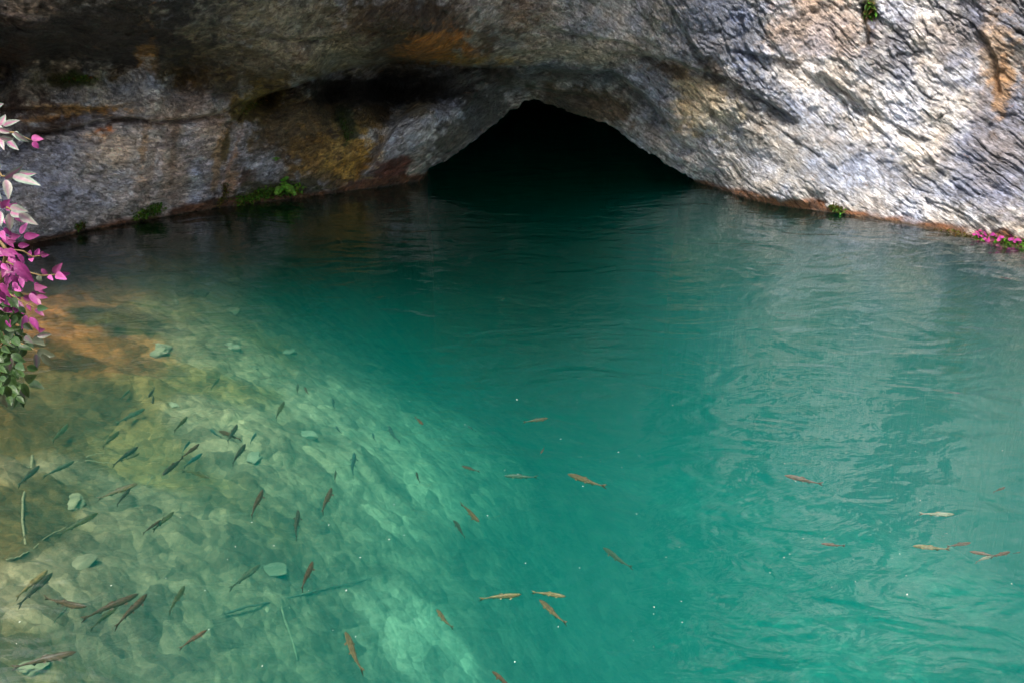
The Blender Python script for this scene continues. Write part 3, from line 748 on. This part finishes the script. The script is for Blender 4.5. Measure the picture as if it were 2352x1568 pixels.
stick('D', [(0,830),(180,770),(430,720),(700,655),(1000,580),(1290,515),(1380,490)], .014, .005, M_darkstick, 'long dark branch under the chocolate brown fish, lying on green stones')
stick('D', [(480,590),(560,880),(640,1100),(680,1260)], .012, .008, M_stick, 'pale green branch lying deep near the bottom edge')
stick('H', [(1925,530),(1990,500),(2058,460)], .012, .008, M_stick, 'small pale twig beside the dark deep water below the left rock face')
stick('A', [(1370,905),(1310,985),(1240,1085)], .006, .004, M_stick, 'short whitish twig below the black fish with its head low')
stick('H', [(1090,640),(1180,690),(1280,660),(1420,640)], .007, .004, M_darkstick, 'thin dark twig among the yellowish stones in the middle shallows')

M_stone = simple('bed_stone', (.4, .4, .3), rough=.9, var=.3, scale=9, attr='vert_color')
def stone(u4, v4, r4, squash, rgb, label, n=3):
    k = 2352 / 4096
    u, v = u4 * k, v4 * k
    c0 = bed_point(u, v)
    rad = r4 * k / F * (c0.y * cp - (c0.z - CAMZ) * sp)
    import bmesh
    bm = bmesh.new(); bmesh.ops.create_icosphere(bm, subdivisions=4, radius=1)
    seed = random.random() * 50
    P = np.array([vv.co[:] for vv in bm.verts])
    d = .55 * (fbm(P[:,0]*1.1+seed, P[:,1]*1.1, P[:,2]*1.1, 2, 3) - .5) * 2 + .16 * (fbm(P[:,0]*4+seed, P[:,1]*4, P[:,2]*4, 3, 8) - .5)
    for vv, q in zip(bm.verts, d): vv.co *= 1 + float(q)
    # flat broken facets
    for _ in range(9):
        nrm = Vector((random.uniform(-1,1), random.uniform(-1,1), random.uniform(-.6,1))).normalized(); lim = random.uniform(.62, .9)
        for vv in bm.verts:
            e = vv.co.dot(nrm) - lim
            if e > 0: vv.co -= nrm * e * .92
    ang = random.uniform(0, 3.14)
    for vv in bm.verts:
        x, y, z = vv.co.x * rad, vv.co.y * rad * random.choice((1,)) * .8, vv.co.z * rad * squash
        vv.co = (x * math.cos(ang) - y * math.sin(ang), x * math.sin(ang) + y * math.cos(ang), z)
    me = bpy.data.meshes.new('stone'); bm.to_mesh(me); bm.free()
    me.polygons.foreach_set('use_smooth', [True] * len(me.polygons)); me.materials.append(M_stone)
    squash = squash
    cc = np.array(rgb)[None] * np.array([[.56, .47, .36]]) * (.75 + .5 * fbm(P[:,0]*2+seed, P[:,1]*2, P[:,2]*2, 3, 12))[:, None]
    attr_col(me, 'vert_color', cc)
    o = bpy.data.objects.new('stone', me); col.objects.link(o)
    o.location = c0 + Vector((0, 0, rad * squash * .05))
    tag(o, label, 'stone', 'stones on the pool bed')
WH, SA, YE, GY = (.50,.50,.40), (.36,.34,.24), (.36,.28,.10), (.17,.17,.12)
STONES = [
 (915,1395,52,.5,WH,'large pale faceted stone in the middle of the shallows, lower right of the yellow stones'),
 (1140,1405,42,.4,WH,'pale flat stone to the right of the large faceted one'),
 (640,1400,60,.4,WH,'broad whitish stone left of the large faceted one'),
 (1010,1475,30,.5,SA,'small sandy stone below the large faceted one'),
 (395,1520,42,.5,YE,'yellow block of stone lying below the leafy shrub tip'),
 (520,1530,26,.5,YE,'small yellow stone beside the yellow block'),
 (925,1250,38,.5,(.42,.42,.30),'rounded olive stone above the large faceted one'),
 (915,1132,48,.4,(.5,.46,.26),'tan stone high in the shallows near the left rock face'),
 (800,1175,42,.4,GY,'grey stone left of and below the tan one high in the shallows'),
 (770,1095,60,.3,GY,'flat grey slab nearest to the left rock face'),
 (1060,1150,100,.22,GY,'long low ridge of grey green rock beside the deep water'),
 (700,1210,20,.8,SA,'small upright sandy stone in the middle of the upper shallows'),
 (300,1330,22,.5,(.6,.3,.1),'small orange stone next to the pink shrub'),
 (205,1935,38,.5,SA,'beige stone right of the upright pale stick'),
 (270,2010,85,.3,(.42,.40,.28),'big smooth grey brown stone under the long slender fish'),
 (140,2010,30,.5,(.5,.42,.22),'small tan stone touching the upright stick'),
 (1230,1740,45,.5,WH,'pale stone on the white sand slope'),
 (1010,1830,60,.35,WH,'wide pale stone below the white sand'),
 (1165,2390,20,.6,(.75,.62,.45),'small round pinkish stone by the dark branch'),
 (1140,2425,22,.6,(.75,.62,.45),'second small pinkish stone just under the first by the dark branch'),
 (1065,2435,18,.6,(.65,.56,.4),'tiny tan stone left of the two pinkish ones'),
 (1335,2388,20,.5,(.5,.5,.35),'little dim stone right of the pinkish ones'),
 (315,2255,75,.35,(.45,.40,.30),'broad beige stone above the brown bow shaped fish'),
 (120,2660,60,.4,(.42,.42,.30),'pale stone under the largest fish in the corner'),
 (1060,2280,80,.14,(.30,.30,.22),'large dim green stone left of the chocolate brown fish'),
 (690,1620,36,.4,(.5,.5,.4),'small white stone just right of the little black pair of fish'),
]
for s in STONES: stone(*s)

# flecks drifting in the water
M_fleck = simple('pale_fleck', (.8, .85, .8), rough=.6, var=.1, scale=50)
import bmesh
bm = bmesh.new(); bmesh.ops.create_icosphere(bm, subdivisions=2, radius=1)
for vv in bm.verts: vv.co.x *= .45 * (1 + .3 * random.random()); vv.co.z *= .35
fm = bpy.data.meshes.new('floating_fleck'); bm.to_mesh(fm); bm.free(); fm.materials.append(M_fleck)
FL = [('A',2110,1535,3),('A',1615,1270,3),('B',1045,565,5),('B',185,905,5),('B',155,1110,4),('B',1928,610,5),('B',1560,495,3),('B',2140,320,3),('B',2215,198,3),('B',1965,978,4),
 ('C',240,1315,5),('C',930,1338,4),('C',440,1525,4),('C',92,1532,3),('C',1470,1468,6),('C',1605,1430,5),('C',1652,232,4),('C',2150,438,3),('C',1532,205,3),('C',1275,458,3),('C',1515,1155,4),
 ('D',1272,300,6),('D',1140,610,6),('D',787,612,4),('D',1228,1045,4),('D',350,1320,5),('D',1778,878,3),('D',1015,985,3),('D',1545,130,6),('D',455,190,3),
 ('E',600,218,5),('E',992,570,5),('E',1510,688,4),('E',1175,730,3),('E',1235,722,2),('E',1346,770,2),('E',1190,992,4),('E',1672,1240,4),('E',490,850,3),('E',1756,115,3),('E',336,1255,4),('E',1140,245,3),('E',132,440,3),('E',1538,825,3),('E',1995,268,4),('E',2124,1348,3),('E',610,884,3),
 ('F',710,355,5),('F',1220,398,4),('F',1920,766,5),('F',1915,832,4),('F',2176,712,4),('F',2184,910,6),('F',1725,1082,3),('F',1018,952,4),('F',610,1282,6),('F',2032,298,3),('F',1708,992,2),('F',2157,203,3),('F',1916,1142,3),
 ('G',392,478,4),('G',240,630,3),('G',298,326,3),('G',292,1133,5),('G',342,1103,5),('G',172,1264,5),('G',1286,1102,4),('G',1348,1450,6),('G',2246,1358,5),('G',1464,643,3),('G',904,1337,3),('G',703,1387,3),('G',2168,215,4),('G',638,968,4),('G',456,970,3),('G',1340,1288,3),('G',1420,222,3),('G',226,836,2),('G',1220,1140,2),('G',1690,925,3),('G',885,1150,2)]
for c, x, y, s in FL:
    o = bpy.data.objects.new('floating_fleck', fm); col.objects.link(o)
    u, v = crop(c, x, y); p = at_z(u, v, -.03); o.location = [float(q) for q in p]
    r = s * .9 / 4096 * 2352 / F * float(math.hypot(p[1], 2.8)) * .85
    o.scale = (r, r, r); o.rotation_euler = (random.uniform(-.4, .4), 0, random.uniform(-.9, .9))
    tag(o, 'tiny whitish fleck drifting just under the water surface', 'fleck', 'pale flecks drifting in the water')
# ------------------------------------------------------------------ plants on the rock
M_leafy = simple('small_leaves', (.1, .2, .05), rough=.6, var=.2, scale=40, spec=.3, attr='vert_color', trans=.25)
def leafmesh(items, seg=4):
    """items: base, tip, side (unit), width, base colour, edge colour, fold, droop"""
    vs, fs, cs = [], [], []
    for base, tip, side, wd, c0, c1, fold, droop in items:
        ax = tip - base; L = ax.length
        nrm = ax.normalized().cross(side).normalized()
        b = len(vs)
        for i in range(seg + 1):
            s = i / seg
            w = wd * math.sin(math.pi * min(1, .04 + s * .96) ** .8) ** .9 * (1 - .25 * s)
            p = base + ax * s - Vector((0, 0, 1)) * droop * L * s * s + nrm * .06 * L * math.sin(math.pi * s)
            for t in (-1, -.5, 0, .5, 1):
                vs.append(p + side * w * t + nrm * (abs(t) * fold * w + .05 * w * math.sin(s * 9 + t * 2)))
                f = min(1, (abs(t) * 1.5 + .12) * (.5 + .8 * s))
                cs.append(np.array(c0) * (1 - f) + np.array(c1) * f)
        for i in range(seg):
            for k in range(4):
                q = b + i * 5 + k
                fs.append((q, q + 1, q + 6, q + 5))
    return vs, fs, cs
def leaf_object(name, items, mat, parent=None, seg=4):
    vs, fs, cs = leafmesh(items, seg)
    o = obj(name, vs, fs, mat, parent); attr_col(o.data, 'vert_color', np.array(cs)); return o
def rnd_unit():
    while True:
        q = Vector([random.uniform(-1, 1) for _ in range(3)])
        if .1 < q.length < 1: return q.normalized()
def tuft(name, path, ru, rv, n, size, greens, label, cat, out=.02, flowers=None, nf=0, up=.5, wfrac=.28):
    items, fl = [], []
    for i in range(n + nf):
        t = random.random() * (len(path) - 1); k = min(int(t), len(path) - 2) if len(path) > 1 else 0
        if len(path) > 1: u = path[k][0] + (path[k+1][0] - path[k][0]) * (t - k); v = path[k][1] + (path[k+1][1] - path[k][1]) * (t - k)
        else: u, v = path[0]
        u += random.gauss(0, ru * .5); v += random.gauss(0, rv * .5)
        v = min(v, float(WL(u)) - 2)
        p = on_rock(u, v, .0)
        d = (Vector((0, -1, up)) + rnd_unit() * .95).normalized()
        s = size * random.uniform(.55, 1.3)
        side = d.cross(rnd_unit()).normalized()
        if i < n:
            g = random.choice(greens); g = [q * random.uniform(.6, 1.4) for q in g]
            items.append((p - d * .01, p + d * s, side, s * wfrac, g, [q * 1.25 for q in g], .3, .15))
        else:
            c0 = p + d * size * 1.1
            for a in range(5):
                ang = a * 1.2566; e1 = side; e2 = d.cross(side)
                q = e1 * math.cos(ang) + e2 * math.sin(ang)
                f_ = [x * random.uniform(.8, 1.2) for x in flowers]
                fl.append((c0, c0 + q * size * .5 + d * size * .1, q.cross(d).normalized(), size * .3, f_, f_, .1, 0))
    if not flowers:
        o = leaf_object(name, items, M_leafy, seg=2); tag(o, label, cat); return o
    e = bpy.data.objects.new(name, None); col.objects.link(e)
    e.location = on_rock(*path[len(path) // 2], 0); tag(e, label, cat)
    a = leaf_object('foliage', items, M_leafy, seg=2); b = leaf_object('flower', fl, M_leafy, seg=2)
    for o in (a, b): o.parent = e; o.matrix_parent_inverse = e.matrix_world.inverted(); o.location = -e.location
    return e
GR = [(.06,.13,.015), (.04,.085,.012), (.09,.17,.02)]
BR = [(.12,.30,.03), (.09,.22,.02)]
OLV = [(.08,.08,.012), (.05,.06,.01), (.11,.09,.02)]
tuft('moss', [(318,497),(345,486),(368,478)], 14, 12, 420, .045, GR, 'round cushion of green moss at the foot of the left rock face', 'moss')
tuft('moss', [(545,462),(590,450),(625,440),(690,432)], 12, 12, 800, .055, GR + [(.09,.19,.02)], 'long green mossy ledge at the waterline below the bright green fern', 'moss')
tuft('moss', [(176,522),(192,516)], 8, 7, 130, .04, OLV + GR, 'small olive moss tuft in the notch nearest the pink shrub', 'moss')
tuft('moss', [(505,470),(520,440),(515,425)], 6, 8, 160, .035, OLV, 'thin olive moss line running up the crack between the two green moss cushions', 'moss')
tuft('moss', [(560,258),(585,240),(612,230)], 9, 7, 260, .035, OLV + [(.16,.12,.02)], 'yellowish moss along the ledge above the middle of the left rock face', 'moss')
tuft('moss', [(1908,474),(1930,484)], 10, 7, 160, .045, GR + OLV, 'green moss tuft at the foot of the pale right rock slope', 'moss')
tuft('moss', [(150,184),(205,180)], 16, 6, 200, .04, GR + OLV, 'dull moss patch on the shelf under the dark ceiling', 'moss')
tuft('moss', [(1996,4),(1999,40)], 9, 14, 220, .06, OLV + GR, 'dark hanging moss in a crack at the top of the right rock slope', 'moss', up=-.5)
tuft('moss', [(2170,528),(2230,545)], 22, 4, 160, .03, OLV, 'thin yellowish moss line just left of the pink flowers', 'moss')
tuft('moss', [(785,260),(800,320)], 9, 16, 220, .035, [(.03,.06,.012),(.05,.08,.015)], 'dark green moss streak hanging down the brown wall left of the grey spur', 'moss', up=-.4)
tuft('flower_cushion', [(2238,544),(2290,552),(2352,560),(2440,578)], 12, 7, 520, .045, GR + BR, 'mat of small magenta flowers growing along the waterline at the right edge', 'flowers', flowers=(.30,.03,.18), nf=75, up=.9)
def fern(u, v, n, size, label):
    items = []; p = on_rock(u, v, .02)
    for i in range(n):
        d = Vector((random.uniform(-1, 1), -.7, random.uniform(-.5, 1))).normalized(); s = size * random.uniform(.7, 1.1)
        side = d.cross(Vector((0, -.3, 1))).normalized()
        for k in range(6):
            q = p + d * s * (.3 + .12 * k) - Vector((0, 0, 1)) * s * .04 * k
            for sg in (-1, 1):
                dd = (side * sg + d * .9).normalized(); g = [x * random.uniform(.8, 1.3) for x in random.choice(BR)]
                items.append((q, q + dd * s * (.42 - .05 * k), dd.cross(Vector((0, -1, .3))).normalized(), s * .07, g, g, .2, .1))
        items.append((p, p + d * s, side, s * .03, BR[1], BR[1], .2, .1))
    o = leaf_object('fern', items, M_leafy, seg=2); tag(o, label, 'fern')
fern(652, 424, 9, .20, 'bright green fern growing on the mossy ledge above the water')
fern(640, 367, 4, .09, 'tiny fern clinging to the rock above the larger bright one')

# ------------------------------------------------------------------ the shrub with variegated leaves at the left
M_leaf = simple('shrub_leaf', (.1, .2, .05), rough=.42, var=.30, scale=38, spec=.35, attr='vert_color', trans=.22)
M_stem = simple('shrub_stem', (.16, .11, .04), rough=.7, var=.3, scale=40)
def P1(x, y): return x / 2.6125 * .57422, (y / 2.6125 + 430) * .57422
def P2(x, y): return x / 2.4125 * .57422, (y / 2.4125 + 1030) * .57422
VAR = [(0,190,60,75),(30,190,215,135),(-20,225,150,265),(0,320,45,450),(-10,320,150,330),(75,350,200,450),(150,260,320,370),(140,262,212,355),(50,745,245,600),(130,710,390,690),(135,725,430,820),(60,760,90,975),
 (110,1040,300,1090),(110,1100,280,1150),(100,1110,105,1300),(200,1110,400,1230),(0,1090,10,1250),(-60,880,20,960),(-60,560,10,640)]
PNK1 = [(330,325,460,335),(340,365,410,430),(50,1050,0,980),(150,1150,290,1200),(215,1320,290,1200),(250,1350,420,1335),(100,1350,220,1340),(0,1400,120,1350),(20,1350,150,1470),(190,1440,310,1440),(90,1480,200,1540),(30,1500,160,1560),
 (-20,1470,80,1560),(315,1560,320,1490),(360,1545,410,1470),(430,1545,520,1540),(425,1550,450,1500),(20,1020,110,960),(60,1070,180,1000),(-10,1150,60,1220),(40,1260,120,1340),(0,1300,60,1390),(70,1400,170,1400),(0,1540,-30,1450)]
PNK2 = [(300,10,310,45),(60,60,20,200),(100,90,60,280),(150,40,330,240),(10,250,115,395),(0,330,60,410),(400,110,470,175),(465,180,515,225),(525,155,605,50),(540,165,650,215),(580,160,680,150),(190,200,220,300),(330,250,380,280),
 (330,300,460,290),(290,350,360,460),(340,380,465,390),(220,380,330,400),(340,400,400,480),(340,500,430,570),(250,560,205,700),(290,580,375,710),(270,440,300,520),(370,700,440,690),(-20,100,30,30),(80,20,170,70),(0,620,30,690),(70,590,105,680),(130,240,170,310),(20,60,90,130),(110,130,180,60),(-20,180,50,240),(150,290,205,330),(200,60,260,130),(310,330,345,400),(380,300,440,350)]
MUT = [(240,760,330,830),(330,770,440,850),(360,760,500,740),(360,900,540,950),(345,930,350,1090),(400,930,545,1060),(200,1270,240,1345),(360,180,400,230),(110,960,95,1100),(20,1310,70,1445)]
GRN = [(60,560,10,720),(70,640,100,820),(50,840,200,930),(110,930,240,1010),(20,850,35,1090),(130,520,240,570),(20,420,120,480),(140,330,240,380),(100,400,180,500),(240,860,200,960),(240,1170,360,1130),(285,1215,435,1270),(220,1210,280,1350),
 (90,1240,180,1320),(60,1240,110,1330),(0,1250,30,1310),(80,1340,110,1430),(160,1340,240,1410),(0,1150,80,1200),(120,1080,180,1180),(-20,700,40,800),(150,690,220,760),(360,490,470,495),(180,860,320,890),(260,820,330,890),(120,780,210,860),(40,1020,140,1060),
 (160,1020,240,1090),(260,1050,370,1080),(150,560,100,660),(-30,950,40,1010),(60,330,140,400),(180,480,250,540),(230,640,320,700),(-20,500,60,560),(100,1150,30,1230)]
root = bpy.data.objects.new('shrub', None); col.objects.link(root); root.location = (-1.75, 1.05, .95)
tag(root, 'leafy shrub at the left edge with pink and white leaves above green ones', 'shrub')
def view_pt(u, v, dist):
    dx, dy, dz = ray(u, v); q = Vector((float(dx), float(dy), float(dz))); t = dist / 1.0
    return Vector((0, 0, CAMZ)) + q * t
def leaf_items(lst, f, c0s, c1s, wf, d0=2.12, jit=.14):
    out = []
    for x0, y0, x1, y1 in lst:
        d = d0 + random.uniform(-jit, jit)
        a = view_pt(*f(x0, y0), d); b = view_pt(*f(x1, y1), d + random.uniform(-.025, .02))
        ax = b - a; vw = (a - Vector((0, 0, CAMZ))).normalized()
        side = (ax.cross(vw).normalized() + vw * random.uniform(-.8, .8)).normalized()
        L = ax.length; L *= 1.0; w = max(wf * L * 1.02, .0065) * random.uniform(.9, 1.15)
        k = random.uniform(.8, 1.2)
        out.append((a, b, side, w, [q * k for q in random.choice(c0s)], [q * k for q in random.choice(c1s)], random.uniform(.1, .4), 0))
    return out
MAG = [(.27,.038,.17), (.18,.022,.12), (.34,.07,.23), (.22,.05,.13)]
PALE = [(.21,.28,.22), (.17,.25,.19), (.26,.29,.24)]
DG = [(.018,.048,.009), (.03,.068,.010), (.014,.034,.010)]
def child(name, items, label=None):
    o = leaf_object(name, items, M_leaf, seg=7); o.parent = root; o.location = -root.location
    if label: o['label'] = label
    return o
va = leaf_items(VAR, P1, [(.34,.10,.21), (.30,.16,.21), (.36,.07,.21)], PALE, .21)
child('foliage', va, 'pale green leaves flushed with pink along the middle')
pk = leaf_items(PNK1, P1, MAG, MAG, .25) + leaf_items(PNK2, P2, MAG, MAG, .24)
for _ in range(95):
    x, y = random.uniform(-120, 190), random.uniform(-60, 520); a = random.uniform(0, 6.28); l_ = random.uniform(50, 120)
    pk += leaf_items([(x, y, x + math.cos(a) * l_, y + abs(math.sin(a)) * l_)], P2, [(.16,.03,.10), (.24,.05,.16)], MAG[:2], .22, d0=2.24, jit=.1)
child('foliage', pk, 'bright magenta pink leaves')
gr = leaf_items(GRN, P2, DG, [(.03,.068,.018), (.025,.055,.02)], .27) + leaf_items(MUT, P2, [(.06,.07,.04), (.09,.05,.07)], [(.07,.09,.055)], .24)
for _ in range(320):       # denser foliage behind and outside the frame
    x, y = random.uniform(-330, 210), random.uniform(330, 1330)
    if x > 120 and random.random() < .4: x -= 150
    a = random.uniform(0, 6.28); l_ = random.uniform(80, 170)
    gr += leaf_items([(x, y, x + math.cos(a) * l_, y + abs(math.sin(a)) * l_)], P2, DG, [(.05,.10,.03)], .25, d0=2.3, jit=.12)
for _ in range(60):
    x, y = random.uniform(-420, -60), random.uniform(-100, 1500); a = random.uniform(0, 6.28)
    pk2 = leaf_items([(x, y, x + math.cos(a) * 150, y + math.sin(a) * 150)], P1, MAG, PALE, .23, d0=2.3)
    va += pk2
child('foliage', gr, 'dark green lower leaves')
child('foliage', va[len(VAR):], 'pink and white leaves of the outer branches')
def stem(pts, r0, r1):
    P = [Vector(p) - root.location for p in pts]
    Q = []
    for i in range(len(P) - 1):
        for k in range(4): Q.append(P[i].lerp(P[i + 1], k / 4))
    Q.append(P[-1])
    n = len(Q); vs, fs = tube(Q, [r0 + (r1 - r0) * i / (n - 1) for i in range(n)])
    return obj('stem', vs, fs, M_stem, root)
B0 = (-1.75, 1.05, .9)
stem([B0, (-1.45, 1.5, 1.5), view_pt(*P2(-60, 900), 2.25), view_pt(*P2(0, 300), 2.2), view_pt(*P1(60, 1560), 2.12), view_pt(*P1(62, 1480), 2.1), view_pt(*P1(0, 1405), 2.1), view_pt(*P1(-60, 1380), 2.1)], .008, .0022)
stem([B0, (-1.5, 1.4, 1.4), view_pt(*P2(-90, 1200), 2.3), view_pt(*P2(120, 1000), 2.25), view_pt(*P2(280, 1200), 2.2)], .006, .0015)
stem([(-1.6, 1.5, 1.9), view_pt(*P1(-120, 900), 2.2), view_pt(*P1(60, 1040), 2.14), view_pt(*P1(200, 1110), 2.12)], .005, .0014)
stem([view_pt(*P2(60, 40), 2.12), view_pt(*P2(300, 150), 2.12), view_pt(*P2(400, 175), 2.12), view_pt(*P2(540, 165), 2.12)], .002, .001)
stem([(-1.5, 1.5, 2.2), view_pt(*P1(-120, 500), 2.2), view_pt(*P1(-20, 260), 2.15), view_pt(*P1(140, 262), 2.12), view_pt(*P1(330, 345), 2.12)], .004, .001)
stem([view_pt(*P1(-120, 500), 2.2), view_pt(*P1(20, 720), 2.15), view_pt(*P1(130, 718), 2.12)], .003, .0012)
stem([view_pt(*P2(0, 300), 2.2), view_pt(*P2(200, 420), 2.15), view_pt(*P2(330, 480), 2.12)], .0025, .001)
stem([view_pt(*P2(-60, 900), 2.25), view_pt(*P2(150, 800), 2.18), view_pt(*P2(360, 900), 2.12)], .0025, .001)
stem([view_pt(*P1(62, 1480), 2.1), view_pt(*P1(240, 1500), 2.11), view_pt(*P1(340, 1560), 2.12), view_pt(*P1(430, 1550), 2.12)], .002, .0009)
# ------------------------------------------------------------------ camera, light, world
cam = bpy.data.cameras.new('camera'); cam.lens = 35; cam.sensor_width = 36; cam.clip_end = 500
co = bpy.data.objects.new('camera', cam); col.objects.link(co)
co.location = (0, 0, CAMZ); co.rotation_euler = (math.radians(90) - PITCH, 0, 0)
scene.camera = co

SUN_DIR = Vector((-.08, -.33, .93)).normalized()      # towards the sun
elev = math.asin(SUN_DIR.z); azim = math.atan2(SUN_DIR.x, SUN_DIR.y)
sl = bpy.data.lights.new('sun', 'SUN'); sl.energy = 2.7; sl.angle = math.radians(18); sl.color = (1, .95, .87)
so = bpy.data.objects.new('sun', sl); col.objects.link(so)
so.rotation_euler = SUN_DIR.to_track_quat('Z', 'Y').to_euler()
w = bpy.data.worlds.new('World'); scene.world = w; w.use_nodes = True
nt = w.node_tree; bg = nt.nodes['Background']
sky = nt.nodes.new('ShaderNodeTexSky'); sky.sky_type = 'NISHITA'; sky.sun_disc = False; sky.dust_density = 7.0; sky.ozone_density = .6
sky.sun_elevation = elev; sky.sun_rotation = azim
nt.links.new(sky.outputs[0], bg.inputs[0]); bg.inputs[1].default_value = .15
scene.view_settings.view_transform = 'Standard'; scene.view_settings.look = 'None'
scene.view_settings.exposure = 1.08; scene.view_settings.gamma = 1.0
scene.cycles.use_denoising = True
scene.cycles.max_bounces = 8; scene.cycles.volume_bounces = 3; scene.cycles.transparent_max_bounces = 16
scene.cycles.diffuse_bounces = 3; scene.cycles.glossy_bounces = 3
